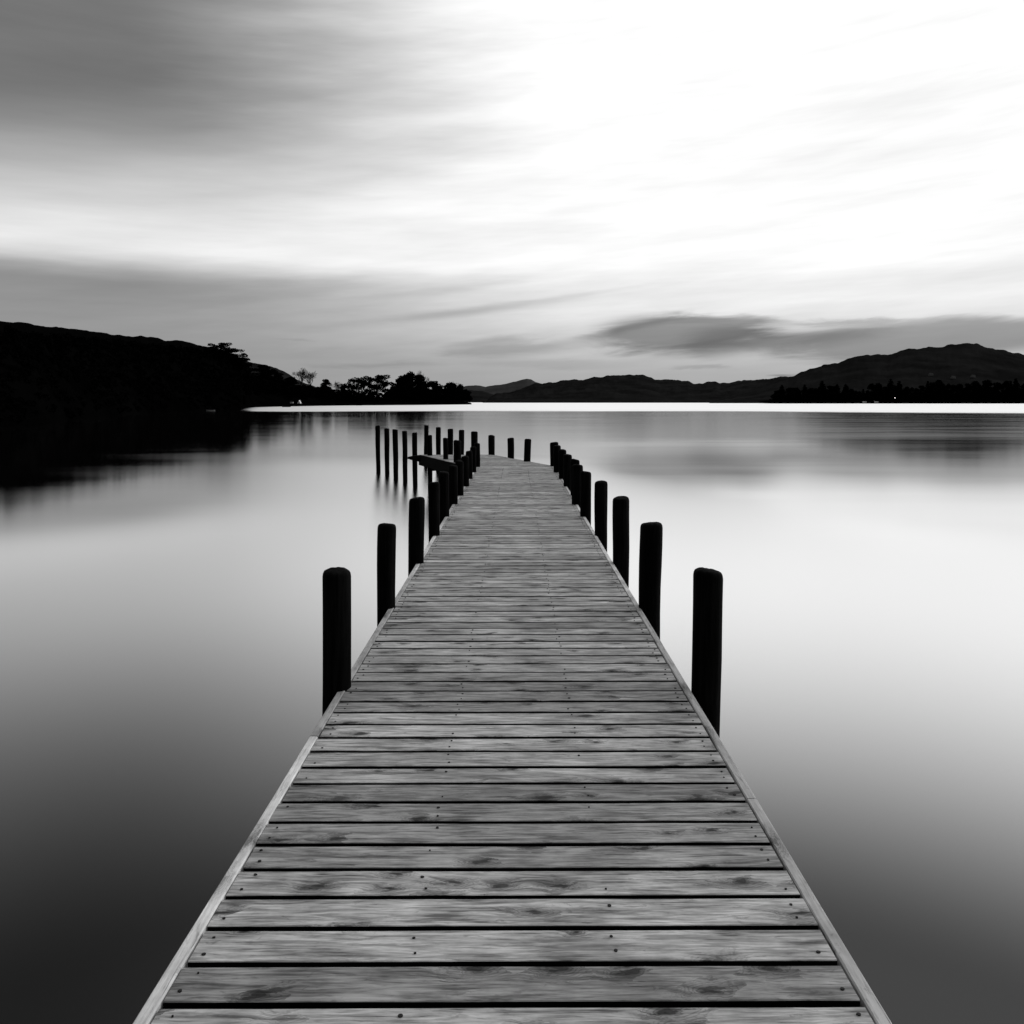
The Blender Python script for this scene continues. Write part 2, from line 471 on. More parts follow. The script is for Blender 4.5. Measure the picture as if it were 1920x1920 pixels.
# skyline trees of the left shore: kind, variant, px, top py, width px, base t, label
GL = 'trees along the left shore'
SKY = [
 ('pine', 0, 393, 648, 34, 0.95, 'low spreading pine on the left hill crest, just left of the tallest pine'),
 ('pine', 1, 412, 641, 36, 0.93, 'tallest open crowned pine on the crest of the left hill, sky showing through its limbs'),
 ('pine', 2, 432, 650, 36, 0.93, 'slanting pine on the left hill crest with gaps of sky, right of the tallest'),
 ('pine', 0, 449, 661, 24, 0.92, 'small pine hanging out at the right end of the clump on the left hill crest'),
 ('round', 0, 436, 668, 46, 0.9, 'broad black tree below the pine clump on the left hill crest'),
 ('round', 1, 493, 683, 34, 0.85, 'round black tree standing alone against the pale fell on the left'),
 ('round', 2, 516, 694, 26, 0.8, 'smaller round tree leaning right of the lone tree against the left fell'),
 ('round', 3, 541, 706, 30, 0.8, 'low round tree just left of the leafless trees on the left shore'),
 ('bare', 0, 564, 689, 22, 0.85, 'leafless fine twigged tree at the foot of the left fell, the left one of two'),
 ('bare', 1, 582, 694, 26, 0.85, 'leafless fine twigged tree at the foot of the left fell, the right one of two'),
 ('round', 1, 611, 710, 17, 0.7, 'small dome shaped tree right of the leafless trees on the left shore'),
 ('bare', 1, 631, 713, 16, 0.7, 'hazy thin twigged tree between the small dome shaped tree and the open pines'),
 ('round', 2, 644, 719, 18, 0.6, 'low dark tree directly left of the two open pines'),
 ('pine', 2, 672, 703, 34, 0.55, 'open pine with sky between its tiers, left one of the left shore pair'),
 ('pine', 1, 706, 701, 42, 0.55, 'wide flat topped pine with sky under its crown, right one of the pair'),
 ('round', 3, 738, 722, 16, 0.5, 'small tree in the dip between the flat topped pine and the big shoreline clump'),
 ('round', 3, 753, 703, 32, 0.5, 'round tree on the left flank of the big shoreline clump with small holes of sky'),
 ('round', 0, 768, 696, 34, 0.5, 'tallest dense tree of the big shoreline clump left of the far hills'),
 ('bare', 0, 792, 694, 22, 0.55, 'thin leafless tree top rising behind the big shoreline clump'),
 ('round', 1, 786, 701, 28, 0.45, 'dense tree in the right half of the big shoreline clump'),
 ('round', 2, 814, 713, 30, 0.45, 'lower rounded tree on the right shoulder of the big shoreline clump'),
 ('bare', 1, 853, 714, 18, 0.45, 'thin leafless tree top near the right end of the left shore'),
 ('round', 0, 846, 716, 32, 0.4, 'broad low tree near the right tip of the left shore'),
 ('round', 3, 862, 719, 16, 0.4, 'small round tree second from the tip of the left shore'),
 ('round', 2, 875, 729, 17, 0.3, 'little tree bending out over the water at the right tip of the left shore'),
]
for kind, var, px, py, wpx, t, lab in SKY:
    d, z = land_z(px, t)
    place_tree(kind, var, px, d, z - 0.5, px_z(py, d), wpx * 1.4 * d / F, lab, GL)
# dense belt under the skyline
UNDER_TOP = [(455,690),(470,700),(500,712),(540,720),(575,718),(600,722),(640,726),(660,730),(690,734),(720,731),(735,724),(800,722),(830,722),(868,726)]
px = 462.0; k = 0
while px < 870:
    d, z = land_z(px, 0.18 + 0.3 * random.random())
    top = interp(UNDER_TOP, px) + random.uniform(0, 7)
    place_tree('round', k % 4, px, d, z - 0.5, px_z(top, d), random.uniform(17, 24) * d / F,
               'dark rounded tree in the unbroken black belt below the skyline trees of the left shore', 'trees in the black belt of the left shore')
    px += random.uniform(8, 12); k += 1
# the black wood on the near slope at the left (nobody could count it)
V, Fc = [], []
rw = np.random.default_rng(5)
for i in range(1900):
    p = rw.uniform(-420, 462); t = rw.uniform(0.0, 1.0) if i % 3 else rw.uniform(0.92, 1.0)
    x, d, z = land_height(WOOD_R, wd0, wd1, p, t, 1.6, 9.0)
    r = (rw.uniform(5.0, 12.0) if i % 9 else rw.uniform(12.0, 19.0)) * d / F
    c = clump((x, d, z + 0.1), r, 60, rw, rw.uniform(0.55, 0.9))
    v, f = leaf_quads(c, 2.0 * d / F, rw)
    k = len(V); V += v; Fc += [tuple(j + k for j in q) for q in f]
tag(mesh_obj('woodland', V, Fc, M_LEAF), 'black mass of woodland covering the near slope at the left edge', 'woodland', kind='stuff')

# shore trees in front of the right hill
RD = 1300.0
strip = MB()
n = 40
for i in range(n):
    p = 1440 + (2080 - 1440) * i / (n - 1)
    x = px_x(p, RD)
    strip.v += [(x, RD - 25, -2), (x, RD - 12, 0.5 + 0.3 * random.random()), (x, RD + 60, 3.5 + random.random()), (x * 1.2, RD * 1.2, 6.0)]
for i in range(n - 1):
    for r in range(3):
        a = i * 4 + r
        strip.f.append((a, a + 4, a + 5, a + 1)); strip.m.append(0)
tag(strip.build('shore_meadow', M_HILL_DARK, smooth=True), kind='structure')
GR = 'trees along the right shore'
RT = [('round',0,1457,731,15),('spruce',0,1466,721,12),('round',1,1482,726,20),('round',2,1495,726,16),('spruce',1,1509,720.5,12),('round',3,1522,727,18),
      ('spruce',2,1542,714,17),('round',0,1533,726,16),('round',1,1556,722,14),('spruce',0,1570,719.5,11),('round',2,1563,723,14),('spruce',1,1586,719.5,14),('round',3,1596,728,14),
      ('round',0,1608,732,14),('spruce',2,1618,729,8),('round',1,1627,731,10),('round',2,1637,718,18),('round',3,1647,717,16),('spruce',0,1670,709,15),('round',1,1660,724,12),
      ('spruce',1,1686,713,14),('round',2,1678,722,14),('round',3,1698,724,16),('round',0,1714,726,18),('round',1,1728,722,16),('spruce',2,1739,714,8),('round',2,1748,716,18),('round',3,1764,711,24),
      ('round',0,1783,719,20),('round',1,1799,719,18),('round',2,1815,718,18),('round',3,1832,713,22),('round',0,1850,711,22),('round',1,1870,716,20),('round',2,1890,713,24),('spruce',0,1905,708,14),('round',3,1922,715,24)]
RLAB = {1466:'slim spruce at the left tip of the right shore trees', 1509:'thin pointed spruce between rounded trees near the left end of the right shore',
        1542:'big pointed conifer standing above the left half of the right shore trees', 1570:'slender spruce just right of the big pointed conifer on the right shore',
        1586:'spruce beside the dip in the right shore treeline', 1618:'tiny spike topped spruce in the dip of the right shore treeline',
        1637:'blunt round topped tree right of the dip in the right shore treeline', 1647:'right half of the blunt round topped pair on the right shore',
        1670:'tallest pointed spruce of the right shore, above the bright lamp', 1686:'second pointed spruce right of the tallest one on the right shore',
        1739:'thin spire of a spruce below the white farmhouse on the right hill', 1764:'dark domed tree just right of the farmhouse on the right shore',
        1457:'outermost low round tree at the left end of the right shore', 1832:'broad dark tree below the pale houses at the far right', 1905:'spruce rising at the right border of the picture'}
for i, (kind, var, px, py, wpx) in enumerate(RT):
    d = RD + random.uniform(-4, 30)
    lab = RLAB.get(px, 'rounded dark tree in the continuous treeline along the right shore')
    g = GR if px in RLAB else 'rounded trees filling the right shore treeline'
    place_tree(kind, var, px, d, 0.6, px_z(py, d), wpx * (1.6 if kind == 'spruce' else 1.35) * d / F, lab, g)
px = 1456.0; k = 0
while px < 1925:                                   # lower growth closing the gaps under the crowns
    d = RD - 9
    place_tree('round', k % 4, px, d, 0.2, px_z(random.uniform(734, 741), d), random.uniform(18, 26) * d / F,
               'low bushy tree at the water edge of the right shore, under the taller crowns', 'low trees at the water edge of the right shore')
    px += random.uniform(10, 16); k += 1

# ------------------------------------------------------------------ pier
LEFT_E = lambda y: (-0.985 + 0.0049 * y) if y < 18.2 else (-0.896 - (y - 18.2) * 0.405)
RIGHT_E = lambda y: (0.970 + 0.0049 * y) if y < 18.9 else (1.063 - (y - 18.9) * 0.405)
Y_END = 22.95
pier = tag(empty('pier', (0, 0, DECK)), 'long timber pier of weathered cross planks running out over the lake and bending left', 'pier')

deck = MB(); plank_id = []
PITCH = 0.1453; y = -1.9; pid = 0
y += (3.477 - y) % PITCH
nails = []
TILT = 0.0035
while y < Y_END - 0.02:
    w = PITCH - random.uniform(0.0185, 0.0230)
    ya, yb = y, y + w
    yc = (ya + yb) / 2
    dz = random.uniform(-0.0012, 0.0006); roll = random.uniform(-0.0008, 0.0008)
    nseg = 14 if y < 9 else 6
    ph = random.uniform(0, 99)
    prof = lambda yy0, yy1: [(yy0, -0.038), (yy0, -0.0022), (yy0 + 0.0022, 0.0), (yy1 - 0.0022, 0.0), (yy1, -0.0022), (yy1, -0.038)]
    vs = []
    jl, jr = random.uniform(-0.004, 0.003), random.uniform(-0.003, 0.004)
    for i in range(nseg + 1):
        s = i / nseg
        e0 = 0.0016 * noise.noise(Vector((s * 6, ph, 0))); e1 = 0.0016 * noise.noise(Vector((s * 6, ph, 9)))
        for yy, zz in prof(ya + e0, yb + e1):
            xl = LEFT_E(yy) + 0.046 + jl; xr = RIGHT_E(yy) - 0.046 + jr
            x = xl + (xr - xl) * s
            vs.append((x, yy + TILT * x, zz + dz + roll * (1 if yy > yc else -1) + 0.0015 * noise.noise(Vector((s * 3, ph, 5)))))
    fs = []
    for i in range(nseg):
        for j in range(6):
            a, b = i * 6 + j, i * 6 + (j + 1) % 6
            fs.append((a, a + 6, b + 6, b))
    fs.append((0, 1, 2, 3, 4, 5)); e = nseg * 6
    fs.append((e + 5, e + 4, e + 3, e + 2, e + 1, e))
    deck.add(vs, fs, 0); plank_id += [pid] * len(fs)
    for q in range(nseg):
        deck.m[len(deck.m) - len(fs) + q * 6 + 0] = 2; deck.m[len(deck.m) - len(fs) + q * 6 + 4] = 2  # near-black plank sides: shade of the gaps put into the colour
    xl, xr = LEFT_E(yc), RIGHT_E(yc)
    for fx in (0.045, 0.35, 0.65, 0.955):
        for yy in (ya + 0.030, yb - 0.030):
            if random.random() < (0.2 if fx in (0.045, 0.955) else 0.5): continue
            x = xl + (xr - xl) * fx + random.gauss(0, 0.007)
            yn = yy + random.gauss(0, 0.005)
            r = random.uniform(0.0026, 0.0055)
            c = [(x + r * (1.5 if random.random() < .3 else 1.1) * math.cos(a * math.pi / 4), yn + TILT * x + r * math.sin(a * math.pi / 4), dz + 0.0032) for a in range(8)]
            b = [(p[0], p[1], p[2] - 0.006) for p in c]
            deck.add(c + b, [tuple(range(8))] + [(k, k + 8, (k + 1) % 8 + 8, (k + 1) % 8) for k in range(8)], 1)
            plank_id += [pid] * 9
    y += PITCH; pid += 1
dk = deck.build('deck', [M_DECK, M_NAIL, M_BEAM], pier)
at = dk.data.attributes.new('plank', 'FLOAT', 'FACE'); at.data.foreach_set('value', [float(p) for p in plank_id])

def edge_board(x0, y0, x1, y1, h, mat, th=0.040, n=1, name='edge_board', num=0, proud=0.003):
    """upright board between two plan points, top edge flush with the planks"""
    a, b = Vector((x0, y0, 0)), Vector((x1, y1, 0))
    L = (b - a).length; t = (b - a) / L; nr = Vector((-t.y, t.x, 0))
    ns = max(2, int(L / 0.3)); vs = []; ph = random.uniform(0, 50)
    c = 0.004
    prof = [(-th/2, -h), (th/2, -h), (th/2, proud - c), (th/2 - c, proud), (-th/2 + c, proud), (-th/2, proud - c)]
    for i in range(ns + 1):
        s = i / ns
        wv = 0.003 * noise.noise(Vector((s * L * 0.9, ph, 0))); wz = 0.003 * noise.noise(Vector((s * L * 0.9, ph, 7)))
        for q, z in prof:
            p = a.lerp(b, s) + nr * (q + wv)
            vs.append((p.x, p.y, z + wz))
    fs = []
    for i in range(ns):
        for j in range(6):
            p, q = i * 6 + j, i * 6 + (j + 1) % 6
            fs.append((p, q, q + 6, p + 6))
    fs.append((5, 4, 3, 2, 1, 0)); e = ns * 6
    fs.append(tuple(e + j for j in range(6)))
    o = mesh_obj(name, vs, fs, mat, pier)
    at = o.data.attributes.new('plank', 'FLOAT', 'FACE'); at.data.foreach_set('value', [float(num)] * len(fs))
    return o

num = 300
for side in (-1, 1):
    E = LEFT_E if side < 0 else RIGHT_E
    yend = 18.2 if side < 0 else 18.9
    cuts = [-1.9, 0.3, 3.62, 6.85, 9.8, 12.4, 15.2, yend] if side < 0 else [-1.9, 1.4, 3.05, 6.2, 9.2, 11.7, 14.6, yend]
    for a, b in zip(cuts, cuts[1:]):
        o = 0.020 * (-side)
        edge_board(E(a) + o, a + 0.004, E(b) + o, b - 0.004, 0.20, M_EDGE, num=num); num += 1
# bend: dark side beams, and the end board
edge_board(LEFT_E(18.21) + 0.02, 18.21, LEFT_E(Y_END) + 0.02, Y_END, 0.31, M_BEAM, 0.05, name='side_beam', proud=-0.004)
edge_board(RIGHT_E(18.91) - 0.02, 18.91, RIGHT_E(Y_END) - 0.02, Y_END, 0.31, M_BEAM, 0.05, name='side_beam', proud=-0.004)
edge_board(LEFT_E(Y_END) + 0.05, Y_END + 0.03, RIGHT_E(Y_END) - 0.05, Y_END + 0.03, 0.28, M_BEAM, 0.05, name='end_beam', proud=-0.004)
stub = MB()   # splintered crossbeam end sticking out past the deck
c0 = Vector((LEFT_E(Y_END) + 0.3, Y_END - 0.12, -0.12))
c1 = Vector((LEFT_E(Y_END) - 0.34, Y_END + 0.05, -0.10))
stub.tube(c0, c0.lerp(c1, 0.6), 0.11, 0.10, 7); stub.tube(c0.lerp(c1, 0.6), c1, 0.10, 0.035, 7)
stub.build('broken_beam', M_BEAM, pier)

PY = [4.22, 5.87, 7.52, 9.07, 10.58, 11.85, 12.95, 14.35, 15.75, 17.2, 18.65]
for yy in PY + [2.6, 1.0]:
    mb = MB(); mb.box((0.02 + 0.0049*yy, yy + 0.02, -0.30), (1.86, 0.10, 0.18))
    mb.build('crossbeam', M_BEAM, pier)
for yy in (20.3, 21.9):
    mb = MB(); xl, xr = LEFT_E(yy) + 0.06, RIGHT_E(yy) - 0.06
    mb.box(((xl + xr) / 2, yy, -0.30), (xr - xl, 0.10, 0.18)); mb.build('crossbeam', M_BEAM, pier)
for fx in (-0.62, 0.0, 0.62):
    mb = MB(); mb.box((fx, 8.4, -0.125), (0.06, 20.2, 0.165)); mb.build('joist', M_BEAM, pier)

# ------------------------------------------------------------------ posts
def post_mesh(seed, r=0.076):
    rnd = random.Random(seed); n = 40
    zs = [-3.6, -3.2, -2.8, -2.4, -2.0, -1.7, -1.45, -1.2, -0.95, -0.7, -0.5, -0.32, -0.18, -0.08]
    prof = [(z, r * (0.90 + 0.10 * min(1, max(0, (z + 1.6) / 1.2)))) for z in zs]
    prof += [(-0.040, r), (-0.022, r * 0.965), (-0.010, r * 0.89), (-0.003, r * 0.74), (0.002, r * 0.45)]
    slope = rnd.uniform(0.002, 0.011); crack = rnd.uniform(0.05, 0.16); ca = rnd.uniform(0, 6.28)
    V = []; ox, oy = rnd.uniform(0, 90), rnd.uniform(0, 90)
    for z, rr in prof:
        bx = 0.013 * (noise.noise(Vector((z * 0.9, ox, 1))) - noise.noise(Vector((0, ox, 1)))); by = 0.013 * (noise.noise(Vector((z * 0.9, oy, 2))) - noise.noise(Vector((0, oy, 2))))
        for k in range(n):
            a = 2 * math.pi * k / n
            f = 1 + 0.07 * noise.noise(Vector((math.cos(a) * 1.3 + ox, math.sin(a) * 1.3 + oy, z * 2.2))) - crack * max(0, 1 - abs(((a - ca + math.pi) % (2 * math.pi)) - math.pi) / 0.22) * (1 if z > -0.9 else 0)
            V.append((rr * f * math.cos(a) + bx, rr * f * math.sin(a) + by, z + (slope * math.cos(a + ox) + 0.004 * noise.noise(Vector((math.cos(a) * 2.5, math.sin(a) * 2.5, ox))) if z > -0.05 else 0)))
    Fc = []
    m = len(prof)
    for i in range(m - 1):
        for k in range(n):
            Fc.append((i * n + k, i * n + (k + 1) % n, (i + 1) * n + (k + 1) % n, (i + 1) * n + k))
    V.append((0, 0, 0.003)); c = len(V) - 1
    for k in range(n): Fc.append(((m - 1) * n + k, (m - 1) * n + (k + 1) % n, c))
    me = bpy.data.meshes.new('mooring_post'); me.from_pydata(V, [], Fc); me.materials.append(M_POST)
    me.polygons.foreach_set('use_smooth', [True] * len(me.polygons)); me.update()
    return me
PM = [post_mesh(40 + i) for i in range(11)]
pc = 0
def post(px, top, wpx, Y, label, group, lean=(0, 0)):
    """px = centre near the top, top = photo row of the top, wpx = width in photo pixels"""
    global pc
    o = bpy.data.objects.new('mooring_post', PM[pc % 11]); COL.objects.link(o); pc += 1
    s = wpx * Y / F / 0.152
    o.location = (px_x(px, Y), Y, px_z(top, Y))
    o.scale = (s, s, 1)
    o.rotation_mode = 'ZYX'                      # turn about its own axis first, then lean
    o.rotation_euler = (lean[1], lean[0], (pc * 2.399) % 6.283)
    tag(o, label, 'post', group)
    return o

ORD = ['nearest', 'second', 'third', 'fourth', 'fifth', 'sixth', 'seventh', 'eighth', 'ninth', 'tenth', 'eleventh']
L = [(631,1068,53),(726,982,35),(781.5,933,29.5),(814,904,21.5),(832,884.5,20),(850,872.5,17),(861.5,863.5,16),(872,855,14.5),(879.5,845.5,13),(887.5,837.5,12),(894.5,831,11.5)]
R = [(1327.5,1068,55),(1222,980,42),(1164.5,932,31),(1127,902,24.5),(1098.5,884,21),(1082.5,871,21),(1078,861,17.5),(1064,852,16.5),(1054.5,843,15),(1044.5,835,14),(1039,829,15.5)]
leanL = [0.012, 0.008, 0.003, -0.004, 0.0, 0, 0.004, -0.005, 0, 0.004, 0]
leanR = [0.008, 0.012, 0.0, 0.003, 0.003, -0.003, 0.004, 0, 0.003, 0, 0]
GP1, GP2 = 'posts along the left edge of the pier', 'posts along the right edge of the pier'
for i, ((px, top, w), Y) in enumerate(zip(L, PY)):
    lab = 'large black rounded post nearest the viewer on the left pier edge' if i == 0 else \
          ('last black post on the left edge where the pier bends left' if i == 10 else f'black timber post, {ORD[i]} from the viewer on the left edge of the pier')
    post(px, top, w, Y + 0.02, lab, GP1, (leanL[i], random.uniform(-.004, .004)))
for i, ((px, top, w), Y) in enumerate(zip(R, PY)):
    lab = 'large black rounded post nearest the viewer on the right edge of the pier' if i == 0 else \
          ('black post at the right outer corner where the pier bends left' if i == 10 else f'black timber post, {ORD[i]} from the viewer on the right edge of the pier')
    post(px, top, w, Y + (0.28 if i == 10 else 0.02), lab, GP2, (leanR[i], random.uniform(-.004, .004)))
GB = 'posts round the bent end of the pier'
post(990, 823, 13, 20.35, 'short downward tapering post on the far edge, first left of the right corner post', GB, (0.022, 0))
post(957.5, 821, 12.5, 21.9, 'middle one of three clear posts on the far edge of the bend', GB, (-0.012, 0))
post(921.5, 816, 12, 23.05, 'leftmost of the three clear posts on the far edge of the bend', GB)
post(889.5, 809, 12.5, 25.3, 'thick post just beyond the far deck end, left of the three clear posts', GB, (0.012, 0))
GF = 'bare posts of the undecked far row'
post(865.5, 806, 10.5, 26.8, 'far row post directly left of the thick post beyond the deck end', GF)
post(844.5, 804, 10.5, 27.8, 'far row post, third from the right beyond the deck end', GF)
post(822, 801, 9.5, 29.6, 'far row post, second from the left, slightly lower than its left neighbour', GF, (0.006, 0))
post(799.5, 797, 8.5, 32.3, 'farthest post at the left end of the far row, highest top of all', GF, (0.012, 0))
GN = 'posts on the left side of the bend'
post(857.5, 825.5, 14.5, 20.0, 'stout post on the left edge of the bend behind the pier edge posts', GN)
post(835, 821, 9.5, 21.2, 'slim post on the left edge of the bend, just left of the stout one', GN, (-0.01, 0))
post(805.5, 816, 9.5, 22.6, 'tall post in the water touching the dark side beam of the bend', GN, (-0.012, 0))
GW = 'free standing posts in open water left of the pier'
post(777.5, 811, 10, 24.0, 'free standing post at the broken beam end, rightmost of the row of five', GW, (-0.01, 0))
post(758.3, 808, 9.7, 25.4, 'free standing post in open water, second from the broken beam end', GW, (-0.012, 0))
post(740.7, 805, 10.3, 26.6, 'free standing post in open water, middle of the row of five', GW, (-0.012, 0))
post(725, 803, 9.6, 28.2, 'knobbly free standing post in open water, second from the left', GW, (-0.012, 0))
post(708, 798, 9.0, 29.0, 'leftmost free standing post in open water, leaning and slightly bent', GW, (-0.018, 0))

# ------------------------------------------------------------------ small things on the far shores
M_WHITE = plain('white_paint', 0.70, 0.82, 1.0, 0.6, 0.3)
M_SLATE = plain('dark_slate', 0.02, 0.035, 1.0, 0.8, 0.05)
M_GREY = plain('grey_slate', 0.10, 0.16, 1.0, 0.8, 0.2)
M_GLASS = plain('dark_window', 0.02, 0.03, 1.0, 0.2, 0.5)
def tent(px, py, d, w, h, label):
    r = empty('ridge_tent', (px_x(px, d), d, px_z(py, d)))
    mb = MB(); n = 6
    mb.add([(-w/2,-w*.6,0),(w/2,-w*.6,0),(0,-w*.6,h),(-w/2,w*.6,0),(w/2,w*.6,0),(0,w*.6,h)], [(0,1,2),(5,4,3),(1,4,5,2),(0,2,5,3)])
    mb.build('canvas', M_WHITE, r)
    mb = MB(); mb.add([(-w*.1,-w*.62,0),(w*.1,-w*.62,0),(0,-w*.62,h*.6),(-w*.1,-w*.605,0),(w*.1,-w*.605,0),(0,-w*.605,h*.6)], [(0,1,2),(5,4,3),(1,4,5,2),(0,2,5,3),(0,3,4,1)])
    mb.build('door_flap', M_GREY, r)
    tag(r, label, 'tent')
def boat(px, d, L, mat, label, yaw=0.0, z=0.0, name='rowing_boat'):
    r = empty(name, (px_x(px, d), d, z), yaw)
    V = []; N = 9
    for i in range(N):
        s = -1 + 2 * i / (N - 1)
        b = 0.20 * L * (1 - abs(s) ** 2.4) + 0.01
        sh = 0.10 * L * (0.8 + 0.35 * s * s)
        V += [(s*L/2, -b, sh), (s*L/2*.93, -b*.62, -0.05*L), (s*L/2*.93, b*.62, -0.05*L), (s*L/2, b, sh), (s*L/2*.95, b*.85, sh*.95), (s*L/2*.9, 0, 0.02*L), (s*L/2*.95, -b*.85, sh*.95)]
    Fc = []
    for i in range(N - 1):
        for j in range(7):
            a, b2 = i*7+j, i*7+(j+1) % 7
            Fc.append((a, b2, b2+7, a+7))
    mesh_obj('hull', V, Fc, mat, r, True)
    mb = MB(); mb.box((0.1*L,0,0.075*L),(0.06*L,0.30*L,0.012*L)); mb.box((-0.2*L,0,0.075*L),(0.06*L,0.28*L,0.012*L))
    mb.build('thwart', M_GREY, r)
    tag(r, label, 'boat')
def house(px, py, d, w, dp, h, label, yaw=0.2, name='farmhouse', wall=M_WHITE):
    r = empty(name, (px_x(px, d), d, px_z(py, d)), yaw)
    bury = min(2.0, h * 0.4)
    mb = MB(); mb.box((0,0,h/2-bury/2),(w,dp,h+bury))
    mb.add([(-w/2,-dp/2,h),(-w/2,dp/2,h),(-w/2,0,h*1.5),(-w/2+.3,-dp/2,h),(-w/2+.3,dp/2,h),(-w/2+.3,0,h*1.5)], [(0,2,1),(3,4,5)])
    mb.add([(w/2,-dp/2,h),(w/2,dp/2,h),(w/2,0,h*1.5)], [(0,1,2)])
    mb.build('wall', wall, r)
    mb = MB(); e = .06 * w
    for sgn in (-1, 1):
        mb.add([(-w/2-e,sgn*(dp/2+e),h-.3),(w/2+e,sgn*(dp/2+e),h-.3),(w/2+e,0,h*1.5+.2),(-w/2-e,0,h*1.5+.2),(-w/2-e,sgn*(dp/2+e),h-.1),(w/2+e,sgn*(dp/2+e),h-.1),(w/2+e,0,h*1.5+.4),(-w/2-e,0,h*1.5+.4)],
               [(0,1,2,3),(4,7,6,5),(0,4,5,1),(1,5,6,2),(3,2,6,7),(0,3,7,4)])
    rf = mb.build('roof', M_SLATE, r)
    mb = MB(); mb.box((w*.4,0,h*1.5+h*.06),(w*.09,w*.09,h*.4)); mb.build('chimney', M_SLATE, rf)
    for fx in (-.3, .05, .32):
        mb = MB(); mb.box((fx*w,-dp/2-.02,h*.55),(w*.1,.1,h*.28)); mb.build('window', M_GLASS, r)
    mb = MB(); mb.box((-.12*w,-dp/2-.02,h*.3),(w*.09,.1,h*.6)); mb.build('door', M_GLASS, r)
    tag(r, label, 'house')
def land_top(ridge, d0, d1, px, t, amp, size):
    return land_height(ridge, lambda p: d0, lambda p: d1, px, t, amp, size)

def on_land(px, py):
    t = 0.01
    while t < 0.9:
        x, d, z = land_height(WOOD_R, wd0, wd1, px, t, 1.6, 9.0)
        if HY - (z - EYE) * F / d <= py: break
        t += 0.004
    return d, py
d, py = on_land(561.5, 757); tent(561.5, 756.5, d - 3, 2.1, 2.1, 'small white pointed tent on the dark left shore, right of a pale hut')
d, py = on_land(547, 756); house(547, 755.3, d - 3, 1.7, 1.5, 0.5, 'tiny pale hut on the dark left shore, left of the white tent', 0.1, 'shore_hut')
boat(395, 228.0, 2.8, M_GREY, 'pale small boat lying under the dark wooded hill at the left', 0.05)
boat(537, 395.0, 4.6, M_BEAM, 'dark rowing boat on the bright water strip below the white tent', 0.0)
boat(673, 560.0, 5.0, M_BEAM, 'dark boat moored below the left one of the open pines', 0.1)
# right shore: caravans, lamp, houses
def caravan(px, d, label):
    r = empty('caravan', (px_x(px, d), d, 0.9), 0.05)
    V = []; prof = [(-3.1,.5),(-3.2,1.2),(-2.8,2.5),(-2.2,2.75),(2.2,2.75),(2.9,2.4),(3.2,1.3),(3.1,.5)]
    for sy in (-1.1, 1.1): V += [(x, sy, z) for x, z in prof]
    n = len(prof)
    Fc = [tuple(range(n)), tuple(range(2*n-1, n-1, -1))] + [(k, n+k, n+(k+1) % n, (k+1) % n) for k in range(n)]
    mesh_obj('body', V, Fc, M_WHITE, r)
    for wx in (-1.6, 0.2, 1.9):
        mb = MB(); mb.box((wx,-1.12,1.85),(1.0,.06,.7)); mb.build('window', M_GLASS, r)
    for sy in (-1.0, 1.0):
        mb = MB(); mb.tube((0, sy-.1, .35), (0, sy+.1, .35), .36, .36, 14); mb.build('wheel', M_BEAM, r)
    tag(r, label, 'caravan', 'caravans on the right shore')
caravan(1621, RD - 30, 'white caravan at the water edge of the right shore, brighter left one of the two')
caravan(1643, RD - 30, 'white caravan at the water edge of the right shore, nearer the lit lamp')
lm, t, out = new_mat('lamp_light')
em = t.node('ShaderNodeEmission'); em.inputs['Color'].default_value = (1,1,1,1); em.inputs['Strength'].default_value = 4.0
t.link(em.outputs[0], out.inputs[0])
def lamp(px, py, d, zg, label, glow=0.55):
    zt = px_z(py, d)
    r = empty('lamp_post', (px_x(px, d), d, zg))
    mb = MB(); mb.tube((0,0,-1),(0,0,zt-zg-.3),.09,.06,8); mb.build('pole', M_BEAM, r)
    mb = MB(); n = 8
    for i in range(6):
        a0, a1 = -math.pi/2 + math.pi*i/6, -math.pi/2 + math.pi*(i+1)/6
        mb.tube((0,0,zt-zg+glow*math.sin(a0)),(0,0,zt-zg+glow*math.sin(a1)),max(.01,glow*math.cos(a0)),max(.01,glow*math.cos(a1)),10)
    mb.build('globe', lm, r, True)
    tag(r, label, 'lamp')
lamp(1678, 746, RD - 33, 0.5, 'lit lamp shining at the foot of the tallest spruce on the right shore', 0.5)
lamp(1396, 744.5, 2290, 0.5, 'distant lit lamp at the foot of the forested middle hills', 0.5)
for px, t_, lab, w in ((1745, 0.42, 'white farmhouse on the right hill above the spire of a spruce', 9), (1787, 0.34, 'pale house on the right hillside, left one of the two at the far right', 9),
                  (1824, 0.34, 'pale house on the right hillside nearest the right border', 9)):
    x, dd, zz = land_top(RIDGE_R, 1560.0, 2250.0, px, t_, 4.5, 34.0)
    house(px, HY - (zz + .5 - EYE) * F / (dd - 6), dd - 6, w, 6, 3.2, lab, 0.15, wall=plain('lime_wash', 0.10, 0.17, 0.6))

